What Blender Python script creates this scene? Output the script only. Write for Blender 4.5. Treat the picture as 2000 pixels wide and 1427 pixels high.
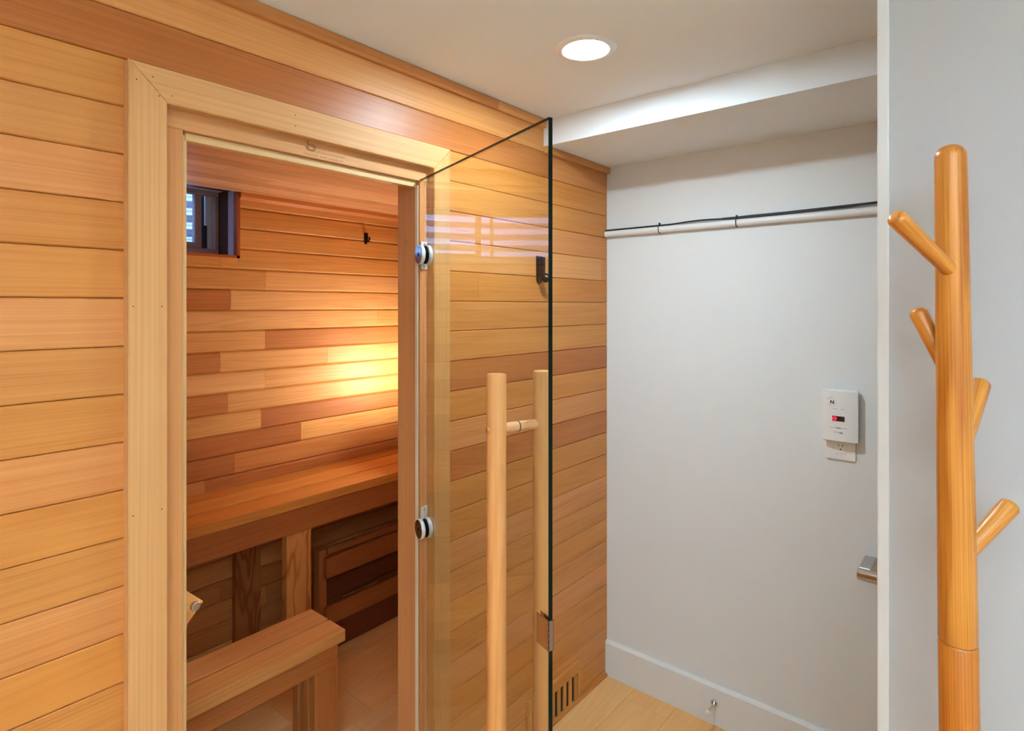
import bpy, bmesh, math, random
from mathutils import Vector, Matrix
random.seed(7)
for o in list(bpy.data.objects): bpy.data.objects.remove(o)
SC = bpy.context.scene; COL = SC.collection
H = 1.572            # eye height
YW = 1.300           # face of the cedar wall
XF = 2.200           # face of the white far wall
ZC = H + 0.686       # hall ceiling
ZS = H + 0.590       # underside of the soffit
XS = 1.747           # face of the soffit
YB = 2.650           # back wall of the sauna
X3 = 1.120           # face of the near white wall by the coat rack

# ---------------------------------------------------------------- camera, world, exposure
cam = bpy.data.cameras.new('camera'); co = bpy.data.objects.new('camera', cam); COL.objects.link(co)
cam.sensor_width = 36.0; cam.lens = 36.0*1150/2000; cam.shift_y = -115.5/2000
cam.clip_start = 0.02
co.location = (0, 0, H)
co.rotation_euler = (math.radians(90), 0, math.atan2(0.6393, 0.7690) - math.radians(90))
SC.camera = co
w = bpy.data.worlds.new('world'); SC.world = w; w.use_nodes = True
w.node_tree.nodes['Background'].inputs[0].default_value = (0.34, 0.56, 1.0, 1)
w.node_tree.nodes['Background'].inputs[1].default_value = 5.5
SC.view_settings.view_transform = 'Standard'; SC.view_settings.look = 'None'
SC.view_settings.gamma = 1.0; SC.view_settings.use_curve_mapping = False
SC.view_settings.exposure = 0.76
REAR_POWER = 22.0           # the ceiling light behind the camera
DOWNLIGHT_POWER = 232.0      # emission strength of each ceiling light's diffuser
FILL_POWER = 660.0         # unseen fill uplighter added behind the camera
LAMP_POWER = 58.0           # sauna wall lamp

# ---------------------------------------------------------------- materials
def lin(c):
    return tuple(((v/255)/12.92 if v/255 <= 0.04045 else ((v/255+0.055)/1.055)**2.4) for v in c)
def T(r, g, b, k=1.12):
    c = lin((r, g, b)); return tuple(min(0.92, v*k) for v in c)
MATS = {}
def pbr(name, color, rough=0.5, metal=0.0, spec=0.5, emit=None, estr=0.0, bump=None):
    m = bpy.data.materials.new(name); m.use_nodes = True
    nt = m.node_tree; b = nt.nodes['Principled BSDF']
    b.inputs['Base Color'].default_value = (*color, 1)
    b.inputs['Roughness'].default_value = rough
    b.inputs['Metallic'].default_value = metal
    b.inputs['Specular IOR Level'].default_value = spec
    if emit:
        b.inputs['Emission Color'].default_value = (*emit, 1); b.inputs['Emission Strength'].default_value = estr
    if bump:
        tc = nt.nodes.new('ShaderNodeTexCoord'); n = nt.nodes.new('ShaderNodeTexNoise')
        n.inputs['Scale'].default_value = bump[0]; n.inputs['Detail'].default_value = 3
        bp = nt.nodes.new('ShaderNodeBump'); bp.inputs['Strength'].default_value = bump[1]
        bp.inputs['Distance'].default_value = 0.001
        nt.links.new(tc.outputs['Object'], n.inputs['Vector']); nt.links.new(n.outputs['Fac'], bp.inputs['Height'])
        nt.links.new(bp.outputs['Normal'], b.inputs['Normal'])
    MATS[name] = m; return m

def wood(name, rough=0.42, spec=0.4, ring=0.30, fine=0.30, broad=0.30, dark=(0.70, 0.56, 0.40), ringscale=16.0, across=11.0, along=0.9, finesc=190.0):
    m = bpy.data.materials.new(name); m.use_nodes = True
    nt = m.node_tree; N = nt.nodes; L = nt.links; b = N['Principled BSDF']
    g = N.new('ShaderNodeAttribute'); g.attribute_name = 'gco'
    t = N.new('ShaderNodeAttribute'); t.attribute_name = 'tone'
    def mapn(s, sc, detail, rough_=0.55, dist=0.0):
        mp = N.new('ShaderNodeMapping'); mp.inputs['Scale'].default_value = s
        L.new(g.outputs['Vector'], mp.inputs['Vector'])
        n = N.new('ShaderNodeTexNoise'); n.inputs['Scale'].default_value = sc
        n.inputs['Detail'].default_value = detail; n.inputs['Roughness'].default_value = rough_
        n.inputs['Distortion'].default_value = dist
        L.new(mp.outputs['Vector'], n.inputs['Vector']); return n.outputs['Fac']
    def mth(op, a, bb=None, clamp=False):
        q = N.new('ShaderNodeMath'); q.operation = op; q.use_clamp = clamp
        for i, v in enumerate((a, bb)):
            if v is None: continue
            if isinstance(v, (int, float)): q.inputs[i].default_value = v
            else: L.new(v, q.inputs[i])
        return q.outputs[0]
    r = mapn((along, across, across), 1.0, 2.0, 0.45, 0.2)
    r = mth('MULTIPLY', r, ringscale*6.28)
    r = mth('SINE', r); r = mth('MULTIPLY', r, 0.5); r = mth('ADD', r, 0.5); r = mth('POWER', r, 2.2)
    f = mapn((0.9, finesc, finesc), 1.0, 3.0, 0.6)
    f = mth('SUBTRACT', f, 0.40); f = mth('MULTIPLY', f, 2.6, True)
    br = mapn((0.7, 9, 9), 1.0, 2.0)
    br = mth('SUBTRACT', br, 0.36); br = mth('MULTIPLY', br, 3.2, True)
    s = mth('MULTIPLY', r, ring); s2 = mth('MULTIPLY', f, fine); s3 = mth('MULTIPLY', br, broad)
    s = mth('ADD', s, s2); s = mth('ADD', s, s3, True)
    mx = N.new('ShaderNodeMix'); mx.data_type = 'RGBA'; mx.blend_type = 'MULTIPLY'
    mx.inputs[7].default_value = (*dark, 1)
    L.new(s, mx.inputs[0]); L.new(t.outputs['Color'], mx.inputs[6])
    L.new(mx.outputs[2], b.inputs['Base Color'])
    b.inputs['Roughness'].default_value = rough; b.inputs['Specular IOR Level'].default_value = spec
    bp = N.new('ShaderNodeBump'); bp.inputs['Strength'].default_value = 0.12; bp.inputs['Distance'].default_value = 0.0006
    L.new(f, bp.inputs['Height']); L.new(bp.outputs['Normal'], b.inputs['Normal'])
    MATS[name] = m; return m

M_CEDAR = wood('cedar', rough=0.40, ring=.20, fine=.48, broad=.34, along=.35, across=9, finesc=300, dark=(0.74, 0.57, 0.36))
M_CEDARIN = wood('cedar_inside', rough=0.48, spec=0.4, broad=0.45, ring=0.30, along=.5, dark=(0.72, 0.58, 0.38))
M_TRIM = wood('cedar_trim', rough=0.5, spec=0.3, ring=0.16, fine=0.34, broad=0.26, along=.25, finesc=330)
M_OAK = wood('oak_lacquer', rough=0.33, spec=0.4, ring=0.5, fine=0.75, broad=0.15, dark=(0.52, 0.34, 0.14), ringscale=4.0, across=22, along=1.6, finesc=620)
M_DOWEL = wood('pale_dowel', rough=0.5, spec=0.3, ring=0.30, fine=0.35, broad=0.15, dark=(0.78, 0.60, 0.40), ringscale=6.0, across=22, finesc=330)
M_FLOOR = wood('floor_plank', rough=0.45, spec=0.4, ring=0.12, fine=0.15, broad=0.30, across=5)
M_GRAIN = wood('cathedral_grain', rough=0.45, spec=0.35, ring=0.75, fine=0.2, broad=0.2, dark=(0.55, 0.38, 0.25), ringscale=9, across=9, along=2.2)
M_WHITE = pbr('white_paint', (0.80, 0.81, 0.82), 0.55, spec=0.3, bump=(260, 0.06))
M_CEIL = pbr('ceiling_paint', (0.86, 0.90, 0.94), 0.8, spec=0.15, bump=(260, 0.05))
M_GLOSSW = pbr('white_trim_paint', (0.80, 0.81, 0.80), 0.35, spec=0.4)
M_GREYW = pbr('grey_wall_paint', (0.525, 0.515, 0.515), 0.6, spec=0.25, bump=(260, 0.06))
M_PLASTIC = pbr('white_plastic', (0.88, 0.87, 0.86), 0.35)
M_PIPE = pbr('pipe_plastic', (0.84, 0.84, 0.84), 0.35)
M_BLACK = pbr('black_rubber', (0.012, 0.010, 0.010), 0.45)
M_BRONZE = pbr('dark_bronze', (0.045, 0.028, 0.022), 0.30, metal=0.7)
M_STEEL = pbr('brushed_steel', (0.55, 0.54, 0.52), 0.28, metal=1.0)
M_CHROME = pbr('chrome', (0.72, 0.71, 0.70), 0.12, metal=1.0)
M_SATIN = pbr('satin_white_metal', (0.74, 0.72, 0.69), 0.35, metal=0.25)
M_SEAL = pbr('cream_seal', (0.70, 0.43, 0.18), 0.45)
M_DARKGAP = pbr('dark_gap', (0.035, 0.014, 0.006), 0.9)
M_BURN = pbr('burnt_mark', (0.36, 0.16, 0.045), 0.7)
M_BURNL = pbr('pale_burnt_mark', (0.50, 0.30, 0.16), 0.7)
M_NAIL = pbr('nail_hole', (0.05, 0.025, 0.015), 0.7)
M_GREY = pbr('grey_print', (0.33, 0.33, 0.34), 0.6)
M_LCD = pbr('display', (0.035, 0.002, 0.003), 0.15)
M_RED = pbr('red_led', (0.8, 0.0, 0.03), 0.4, emit=(1.0, 0.01, 0.04), estr=0.9)
M_EMIT = pbr('light_diffuser', (0.9, 0.9, 0.9), 0.5, emit=(0.69, 0.89, 1.0), estr=DOWNLIGHT_POWER)
M_EMITR = pbr('light_diffuser_dim', (0.9, 0.9, 0.9), 0.5, emit=(0.69, 0.89, 1.0), estr=REAR_POWER)
M_FILL = pbr('fill_diffuser', (0.9, 0.9, 0.9), 0.5, emit=(0.69, 0.89, 1.0), estr=FILL_POWER)
M_LAMP = pbr('sauna_lamp_glass', (0.9, 0.8, 0.6), 0.5, emit=(1.0, 0.945, 0.79), estr=LAMP_POWER)
M_VINYL = pbr('vinyl_in_lamplight', (0.42, 0.33, 0.30), 0.5)  # whitish vinyl coloured brown for the warm lamplight on it
M_REVEAL = pbr('reveal_paint', (0.66, 0.68, 0.76), 0.6)  # white reveal tinted lavender for the blue daylight on it
M_BACKDARK = pbr('window_dark', (0.02, 0.03, 0.05), 0.6)

def glassmat(name, tint, ior=1.5):
    m = bpy.data.materials.new(name); m.use_nodes = True; nt = m.node_tree; N = nt.nodes; L = nt.links
    N.remove(N['Principled BSDF'])
    tr = N.new('ShaderNodeBsdfTransparent'); tr.inputs[0].default_value = (*tint, 1)
    gl = N.new('ShaderNodeBsdfGlossy'); gl.inputs['Roughness'].default_value = 0.0; gl.inputs[0].default_value = (1, 1, 1, 1)
    fr = N.new('ShaderNodeFresnel'); fr.inputs[0].default_value = ior
    ge = N.new('ShaderNodeNewGeometry'); iv = N.new('ShaderNodeMath'); iv.operation = 'SUBTRACT'; iv.inputs[0].default_value = 1.0
    L.new(ge.outputs['Backfacing'], iv.inputs[1])          # thin sheet: reflect once, on the side the ray enters
    ml = N.new('ShaderNodeMath'); ml.operation = 'MULTIPLY'; L.new(fr.outputs[0], ml.inputs[0]); L.new(iv.outputs[0], ml.inputs[1])
    m2 = N.new('ShaderNodeMath'); m2.operation = 'MULTIPLY'; m2.use_clamp = True; L.new(ml.outputs[0], m2.inputs[0]); m2.inputs[1].default_value = 1.8
    mx = N.new('ShaderNodeMixShader'); L.new(m2.outputs[0], mx.inputs[0]); L.new(tr.outputs[0], mx.inputs[1]); L.new(gl.outputs[0], mx.inputs[2])
    L.new(mx.outputs[0], N['Material Output'].inputs[0]); MATS[name] = m; return m
M_GLASS = glassmat('door_glass', (0.965, 0.975, 0.965))
M_GEDGE = pbr('glass_edge', (0.002, 0.009, 0.006), 0.35, spec=0.15)
M_PANE = glassmat('window_glass', (0.95, 0.98, 1.0))

# ---------------------------------------------------------------- mesh helpers
class MB:
    """collects pieces; every vertex carries grain coordinates (gco) and a colour (tone)"""
    def __init__(s): s.v = []; s.f = []; s.g = []; s.t = []; s.mi = []; s.sm = []
    def add(s, verts, faces, gco, tone, mi=0, smooth=False):
        n = len(s.v); s.v += [tuple(v) for v in verts]; s.g += [tuple(g) for g in gco]
        s.t += [tone]*len(verts)
        for f in faces: s.f.append(tuple(i+n for i in f)); s.mi.append(mi); s.sm.append(smooth)
    def bm(s, b, axis=0, tone=(1, 1, 1), mi=0, M=None, smooth=False):
        off = Vector([random.uniform(0, 50) for _ in range(3)])
        order = {0: (0, 1, 2), 1: (1, 0, 2), 2: (2, 0, 1)}[axis]
        b.verts.index_update()
        vs = [v.co.copy() for v in b.verts]
        g = [Vector((v[order[0]], v[order[1]], v[order[2]])) + off for v in vs]
        if M is not None: vs = [M @ v for v in vs]
        s.add(vs, [[v.index for v in f.verts] for f in b.faces], g, tone, mi, smooth); b.free()
    def box(s, lo, hi, axis=0, tone=(1, 1, 1), bev=0.0, mi=0, M=None, seg=1, long=False):
        b = bmesh.new(); bmesh.ops.create_cube(b, size=1)
        lo = Vector(lo); hi = Vector(hi); d = hi-lo; c = (hi+lo)/2
        for v in b.verts: v.co = Vector((v.co.x*d.x, v.co.y*d.y, v.co.z*d.z)) + c
        es = b.edges[:] if not long else [e for e in b.edges if abs(e.verts[0].co[axis]-e.verts[1].co[axis]) > 1e-6]
        if bev > 0: bmesh.ops.bevel(b, geom=es, offset=bev, segments=seg, affect='EDGES', profile=0.5)
        s.bm(b, axis, tone, mi, M, smooth=False)
    def tube(s, pts, rad, n=20, tone=(1, 1, 1), mi=0, cap=True, closed=False, smooth=True):
        pts = [Vector(p) for p in pts]; K = len(pts)
        rad = rad if isinstance(rad, (list, tuple)) else [rad]*K
        off = Vector([random.uniform(0, 50) for _ in range(3)])
        vs = []; g = []; u = None; acc = 0
        for i, p in enumerate(pts):
            if closed: d = (pts[(i+1) % K]-pts[i-1])
            else:
                d = (pts[min(i+1, K-1)]-pts[max(i-1, 0)])
            if d.length < 1e-9: d = Vector((0, 0, 1))
            d.normalize()
            if u is None:
                u = d.orthogonal().normalized()
            else:
                u = (u - d*u.dot(d)).normalized()
            w2 = d.cross(u)
            if i: acc += (pts[i]-pts[i-1]).length
            for k in range(n):
                a = 2*math.pi*k/n
                q = (u*math.cos(a)+w2*math.sin(a))*rad[i]
                vs.append(p+q); g.append(Vector((acc, math.cos(a)*rad[i], math.sin(a)*rad[i]))+off)
        fs = []
        for i in range(K if closed else K-1):
            j = (i+1) % K
            for k in range(n):
                fs.append((i*n+k, i*n+(k+1) % n, j*n+(k+1) % n, j*n+k))
        s.add(vs, fs, g, tone, mi, smooth)
        if cap and not closed:
            n0 = len(s.v)
            s.add(vs[:n], [tuple(reversed(range(n)))], g[:n], tone, mi, False)
            s.add(vs[-n:], [tuple(range(n))], g[-n:], tone, mi, False)
    def prism(s, poly, y0, y1, axis=0, tone=(1, 1, 1), mi=0, plane='xz', M=None):
        """closed polygon in a plane, extruded along the third axis"""
        def P(a, b_, c): return {'xz': (a, c, b_), 'xy': (a, b_, c), 'yz': (c, a, b_)}[plane]
        b = bmesh.new(); A = [b.verts.new(P(p[0], p[1], y0)) for p in poly]; B = [b.verts.new(P(p[0], p[1], y1)) for p in poly]
        n = len(poly); b.faces.new(A); b.faces.new(list(reversed(B)))
        for i in range(n): b.faces.new((A[i], B[i], B[(i+1) % n], A[(i+1) % n]))
        bmesh.ops.recalc_face_normals(b, faces=b.faces[:]); s.bm(b, axis, tone, mi, M)
    def build(s, name, mats, parent=None, origin=None):
        me = bpy.data.meshes.new(name)
        o3 = Vector(origin) if origin is not None else Vector((0, 0, 0))
        me.from_pydata([tuple(Vector(v)-o3) for v in s.v], [], s.f)
        if not isinstance(mats, (list, tuple)): mats = [mats]
        for m in mats: me.materials.append(m)
        a = me.attributes.new('gco', 'FLOAT_VECTOR', 'POINT'); a.data.foreach_set('vector', [c for g in s.g for c in g])
        a = me.attributes.new('tone', 'FLOAT_COLOR', 'POINT'); a.data.foreach_set('color', [c for t in s.t for c in (*t, 1.0)])
        for p, mi, sm in zip(me.polygons, s.mi, s.sm): p.material_index = mi; p.use_smooth = sm
        me.validate(); me.update()
        o = bpy.data.objects.new(name, me); COL.objects.link(o)
        if parent is not None:
            o.parent = parent; o.location = o3 - parent.location if parent.parent is None else o3
        else: o.location = o3
        return o
def empty(name, loc, label=None, cat=None, group=None, kind=None):
    o = bpy.data.objects.new(name, None); COL.objects.link(o); o.location = loc; o.empty_display_size = 0.05
    tag(o, label, cat, group, kind); return o
def tag(o, label=None, cat=None, group=None, kind=None):
    if label: o['label'] = label
    if cat: o['category'] = cat
    if group: o['group'] = group
    if kind: o['kind'] = kind
    return o
def struct(o): o['kind'] = 'structure'; return o
def sub(m, name, mats, parent):
    """part of a part: vertices given in world coordinates"""
    o = m.build(name, mats); o.parent = parent
    wl = Vector(parent.location)
    p = parent.parent
    while p is not None: wl += Vector(p.location); p = p.parent
    o.location = -wl; return o

def xat(u, y): return y*(0.7690*1150+0.6393*(u-1000))/(0.6393*1150-0.7690*(u-1000))

def jit(t, a=0.06):
    k = 1+random.uniform(-a, a); return tuple(min(0.95, c*k) for c in t)

# cedar colour families
PINK = T(224, 156, 96); TAN = T(216, 150, 82); YEL = T(215, 148, 76); BRN = T(194, 122, 62); LITE = T(232, 170, 108); HONEY = T(216, 147, 74)
FAM = [PINK, TAN, YEL, HONEY, LITE, BRN, TAN, PINK]
CASE = T(222, 170, 116)

def dim(c, k): return tuple(v*q for v, q in zip(c, (k*.97, k*.89, k*.78)))
PINK, TAN, YEL, BRN, LITE, HONEY = (dim(c, .90) for c in (PINK, TAN, YEL, BRN, LITE, HONEY)); FAM = [dim(c, .90) for c in FAM]; CASE = tuple(v*q for v, q in zip(CASE, (.90, .85, .77)))

# ---------------------------------------------------------------- the room shell
def slab(name, lo, hi, mat, bev=0):
    m = MB(); m.box(lo, hi, bev=bev); return struct(m.build(name, mat))

# floor: boards along x
m = MB(); y = -1.9; i = 0
while y < 2.75:
    x = -2.3 + random.uniform(-1.2, 0)
    while x < 2.4:
        x2 = x + random.uniform(1.1, 1.6)
        a, b2 = max(x, -2.3), min(x2, 2.4)
        if b2-a > 0.02:
            t = random.choice([T(238, 188, 128), T(232, 180, 118), T(240, 192, 134), T(230, 176, 112)])
            m.box((a+.0004, y+.0004, -0.02), (b2-.0004, y+.1796, 0), 0, jit(t, .05), bev=0.0008)
        x = x2
    y += 0.18
m.box((-2.3, -1.9, -0.06), (2.4, 2.8, -0.015), 0, T(60, 40, 25))
struct(m.build('floor', M_FLOOR))

slab('ceiling', (-2.3, -1.9, ZC), (XS, YW+.02, ZC+.06), M_CEIL)
slab('ceiling_soffit', (XS, -1.9, ZS), (XF+.1, YW+.02, ZC+.06), M_CEIL)
slab('wall_far', (XF, -1.9, 0), (XF+.1, YW+.013, ZS), M_WHITE)
slab('wall_rear', (-2.4, -1.9, 0), (-2.3, YW, ZC), M_WHITE)
slab('wall_near', (-2.3, -2.0, 0), (XF+.1, -1.9, ZC), M_WHITE)
# white wall beside the coat rack, ending in a jamb board
y3 = 0.1239*X3
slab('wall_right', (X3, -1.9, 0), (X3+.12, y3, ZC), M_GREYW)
m = MB(); m.box((X3-.006, y3, 0), (X3+.126, y3+.0165, ZC), bev=0.002, seg=2)
struct(m.build('trim_1', M_GLOSSW))
# baseboard of the far wall, small bevel on top
m = MB(); m.prism([(XF, 0), (XF-.014, 0), (XF-.014, .138), (XF-.006, .148), (XF, .148)], -1.9, YW, plane='xz')
struct(m.build('baseboard_far', M_GLOSSW))

# cedar front wall: horizontal tongue-and-groove boards
rows = [H + 0.0156 + 0.0924*k for k in range(-18, 8)]
LEFT = {7: BRN, 6: LITE, 5: BRN, 4: YEL, 3: TAN, 2: PINK, 1: HONEY, 0: HONEY, -1: PINK, -2: TAN, -3: YEL, -4: PINK, -5: HONEY, -6: TAN, -7: PINK, -8: HONEY}
RIGHT = {7: LITE, 6: PINK, 5: PINK, 4: HONEY, 3: YEL, 2: PINK, 1: PINK, 0: YEL, -1: TAN, -2: TAN, -3: BRN, -4: YEL, -5: PINK, -6: BRN, -7: YEL, -8: HONEY, -9: PINK, -10: TAN, -11: YEL, -12: TAN, -13: PINK, -14: HONEY, -15: YEL, -16: TAN, -17: YEL}
JOIN = {5: [(1.80, BRN, PINK)], 1: [(2.155, LITE, PINK)], 0: [(1.395, YEL, HONEY)], 4: [], 6: []}
OX0, OX1, OZ = 0.425, 1.21, H+0.44
m = MB()
def fboard(x0, x1, z0, z1, t):
    if x1-x0 < .01 or z1-z0 < .004: return
    m.box((x0+.0003, YW, z0+.0006), (x1-.0003, YW+.018, z1-.0006), 0, jit(t, .04), bev=0.0024, long=True)
for k in range(-18, 8):
    z0 = H+0.0156+0.0924*(k); z1 = z0+0.0924
    z0 = max(z0, 0.0); z1 = min(z1, ZC)
    if z1 <= z0: continue
    segs = []
    tl = LEFT.get(k, random.choice(FAM)); tr = RIGHT.get(k, random.choice(FAM))
    if z1 <= OZ+.05:
        segs.append((-2.3, OX0, tl))
        xs = [OX1]; ts = [tr]
        if k in JOIN and JOIN[k]:
            for (xj, ta, tb) in JOIN[k]: ts[-1] = ta; xs.append(xj); ts.append(tb)
        xs.append(XF+.0)
        for a, b2, t in zip(xs[:-1], xs[1:], ts): segs.append((a, b2, t))
    else:
        if k == 5: segs = [(-2.3, 1.80, BRN), (1.80, XF+.0, PINK)]
        else: segs = [(-2.3, XF+.0, tl)]
    for a, b2, t in segs:
        if z1 > ZS and b2 > XS:
            fboard(a, XS, z0, z1, t); fboard(XS, b2, z0, ZS, t)
        else: fboard(a, b2, z0, z1, t)
bt = T(70, 40, 22)
m.box((-2.3, YW+.014, 0), (OX0, YW+.075, ZC), 0, bt); m.box((OX1, YW+.014, 0), (XS, YW+.075, ZC), 0, bt)
m.box((XS, YW+.014, 0), (XF+.1, YW+.075, ZS+.05), 0, bt); m.box((OX0, YW+.014, H+.42), (OX1, YW+.075, ZC), 0, bt)
struct(m.build('wall_left', M_CEDAR))
# crown strips
m = MB(); m.box((-2.3, YW-.016, ZC-.031), (1.475, YW, ZC), 0, T(196, 128, 70), bev=.003); struct(m.build('trim_2', M_CEDAR))
m = MB(); m.box((1.475, YW-.016, ZC-.031), (XS, YW, ZC), 0, LITE, bev=.003); struct(m.build('trim_3', M_CEDAR))
m = MB(); m.box((XS, YW-.020, ZS-.026), (XF-.001, YW, ZS), 0, T(205, 142, 78), bev=.004, seg=2); struct(m.build('trim_4', M_CEDAR))
m = MB(); m.box((1.26, YW-.012, 0), (1.64, YW, .020), 0, HONEY, bev=.002); m.box((1.64, YW-.012, 0), (XF-.015, YW, .012), 0, HONEY, bev=.002)
struct(m.build('trim_5', M_CEDAR))

# ---------------------------------------------------------------- sauna interior shell
ZI = H+0.515
SX0, SX1 = -0.35, 2.18
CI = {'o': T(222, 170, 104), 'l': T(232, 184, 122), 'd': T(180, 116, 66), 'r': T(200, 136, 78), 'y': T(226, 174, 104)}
BR = [  # (row index k, [(u-joint or None)], colours left->right) rows counted from z=H-0.0163
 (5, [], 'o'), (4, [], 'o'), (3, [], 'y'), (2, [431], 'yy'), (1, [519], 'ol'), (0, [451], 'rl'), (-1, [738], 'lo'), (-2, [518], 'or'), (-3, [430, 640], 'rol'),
 (-4, [518], 'lo'), (-5, [445], 'ro'), (-6, [510], 'od'), (-7, [588], 'do'), (-8, [458], 'dr'), (-9, [400], 'rd'), (-10, [500], 'dr'),  # from the bench down, its shade is put into darker board tones
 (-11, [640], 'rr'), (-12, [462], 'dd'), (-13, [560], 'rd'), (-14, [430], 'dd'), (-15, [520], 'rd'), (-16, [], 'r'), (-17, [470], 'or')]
m = MB()
WX0, WX1, WZ0 = 0.10, 1.253, H+.229       # window opening
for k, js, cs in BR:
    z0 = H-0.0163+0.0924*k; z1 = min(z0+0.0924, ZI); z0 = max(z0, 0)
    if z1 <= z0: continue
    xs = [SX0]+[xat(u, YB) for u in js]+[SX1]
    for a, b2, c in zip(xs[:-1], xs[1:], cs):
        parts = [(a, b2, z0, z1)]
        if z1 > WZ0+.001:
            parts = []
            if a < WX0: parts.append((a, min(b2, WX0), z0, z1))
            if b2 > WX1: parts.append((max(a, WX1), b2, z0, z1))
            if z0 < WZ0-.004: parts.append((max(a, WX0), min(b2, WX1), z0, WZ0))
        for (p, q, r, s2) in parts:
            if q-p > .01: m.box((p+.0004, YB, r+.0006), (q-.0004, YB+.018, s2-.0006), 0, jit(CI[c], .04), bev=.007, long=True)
bt = T(60, 32, 16)
m.box((SX0, YB+.013, 0), (SX1, YB+.10, WZ0), 0, bt); m.box((SX0, YB+.013, WZ0), (WX0, YB+.10, ZI+.05), 0, bt)
m.box((WX1, YB+.013, WZ0), (SX1, YB+.10, ZI+.05), 0, bt)
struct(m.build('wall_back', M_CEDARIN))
def sidewall(name, x0, x1, xb0, xb1):
    m = MB(); k = -18
    while True:
        z0 = max(0, H-.0163+.0924*k); z1 = min(H-.0163+.0924*(k+1), ZI)
        if z0 >= ZI-.002: break
        if z1 > 0:
            yj = random.uniform(1.6, 2.4)
            for a, b2 in ((YW+.10, yj), (yj, YB)):
                m.box((x0, a+.0004, z0+.0006), (x1, b2-.0004, z1-.0006), 1, jit(random.choice(list(CI.values()))), bev=.004, long=True)
        k += 1
    m.box((xb0, YW+.1, 0), (xb1, YB+.1, ZI+.05), 1, bt)
    return struct(m.build(name, M_CEDARIN))
sidewall('wall_sauna_right', SX1, SX1+.018, SX1+.012, SX1+.038)
sidewall('wall_sauna_left', SX0-.018, SX0, SX0-.06, SX0-.012)
# inside face of the front wall
m = MB()
for k in range(-18, 7):
    z0 = max(0, H-.0163+.0924*k); z1 = min(H-.0163+.0924*(k+1), ZI)
    if z1 <= z0: continue
    if z0 < H+.37: rg = [(SX0, .44), (1.215, SX1)]
    else: rg = [(SX0, SX1)]
    for a, b2 in rg: m.box((a, YW+.082, z0+.0006), (b2, YW+.10, z1-.0006), 0, jit(random.choice(list(CI.values()))), bev=.004, long=True)
m.box((SX0-.06, YW+.076, 0), (.44, YW+.088, ZI), 0, bt); m.box((1.215, YW+.076, 0), (SX1+.038, YW+.088, ZI), 0, bt)
struct(m.build('wall_sauna_front', M_CEDARIN))
# sauna ceiling boards along x, with butt joints
m = MB(); y = YB; i = 0
CC = [T(232, 190, 148), T(226, 182, 140), T(218, 172, 130), T(236, 198, 156)]
while y > YW+.10:
    ya = max(y-.0924, YW+.10); xj = xat(random.choice([450, 560, 640, 700]), 2.2)
    for a, b2 in ((SX0, xj), (xj, SX1)):
        m.box((a+.0004, ya+.0006, ZI), (b2-.0004, y-.0006, ZI+.018), 0, jit(random.choice(CC)), bev=.0045, long=True)
    y -= .0924
m.box((SX0-.06, YW+.08, ZI+.013), (SX1+.038, YB+.1, ZI+.06), 0, bt)
struct(m.build('ceiling_sauna', M_CEDARIN))
# top cornice strip of the back wall
m = MB()
m.prism([(YB, ZI), (YB-.020, ZI), (YB-.020, ZI-.020), (YB-.008, ZI-.032), (YB, ZI-.034)], WX1+.006, SX1, axis=0, tone=T(214, 148, 88), plane='yz')
struct(m.build('trim_6', M_CEDARIN))

# ---------------------------------------------------------------- sauna window
wn = empty('window_1', ((WX0+WX1)/2, YB+.05, WZ0), kind='structure')
m = MB()   # cedar lining edges
m.box((WX1-.006, YB-.004, WZ0-.012), (WX1+.008, YB+.0305, ZI), 2, T(170, 92, 44)); m.box((WX0-.006, YB-.004, WZ0-.012), (WX0+.006, YB+.03, ZI), 2, T(170, 92, 44))
m.box((WX0-.006, YB-.004, WZ0-.012), (WX1+.006, YB+.02, WZ0), 0, T(176, 98, 46))
m.build('lining', M_CEDARIN, wn)
DY = YB+.190
m = MB()   # painted reveal next to the lining, dark brown strip behind it
for (x0, x1) in ((WX1-.002, WX1+.02), (WX0-.02, WX0+.002)): m.box((x0, YB+.03, WZ0-.02), (x1, YB+.093, ZI+.06))
m.box((WX0-.02, YB+.02, WZ0-.03), (WX1+.02, DY+.04, WZ0-.002)); m.box((WX0-.02, YB+.1, ZI+.02), (WX1+.02, DY+.04, ZI+.06))
m.build('reveal', M_REVEAL, wn)
m = MB()
for (x0, x1) in ((WX1-.002, WX1+.02), (WX0-.02, WX0+.002)): m.box((x0, YB+.093, WZ0-.02), (x1, DY+.04, ZI+.06), 2, T(80, 48, 34))
m.build('inner_reveal', M_TRIM, wn)
m = MB()
zb, zt = WZ0, ZI+.02
m.box((WX0, DY, zb), (WX1, DY+.035, zb+.040), bev=.003); m.box((WX0, DY, zt-.020), (WX1, DY+.035, zt), bev=.003)
for (a, b2) in ((WX0, WX0+.035), (WX1-.018, WX1), (1.146, 1.175), (.745, .775), (.675, .690)): m.box((a, DY, zb+.038), (b2, DY+.035, zt-.018), bev=.003)
m.box((.775, DY+.004, zb+.038), (1.146, DY+.03, zb+.066), bev=.003); m.box((WX0+.035, DY+.004, zb+.038), (.675, DY+.03, zb+.052), bev=.003)
m.build('window_frame', M_VINYL, wn)
m = MB(); m.box((WX0+.03, DY+.015, zb+.03), (1.15, DY+.019, zt-.015)); m.build('pane', M_PANE, wn)
m = MB(); m.box((1.206, DY+.036, zb+.03), (1.262, DY+.050, zt)); m.build('outer_stile', pbr('vinyl_in_daylight', (.62, .70, .80), .5), wn)  # white vinyl coloured blue for the sky light on it
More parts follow.
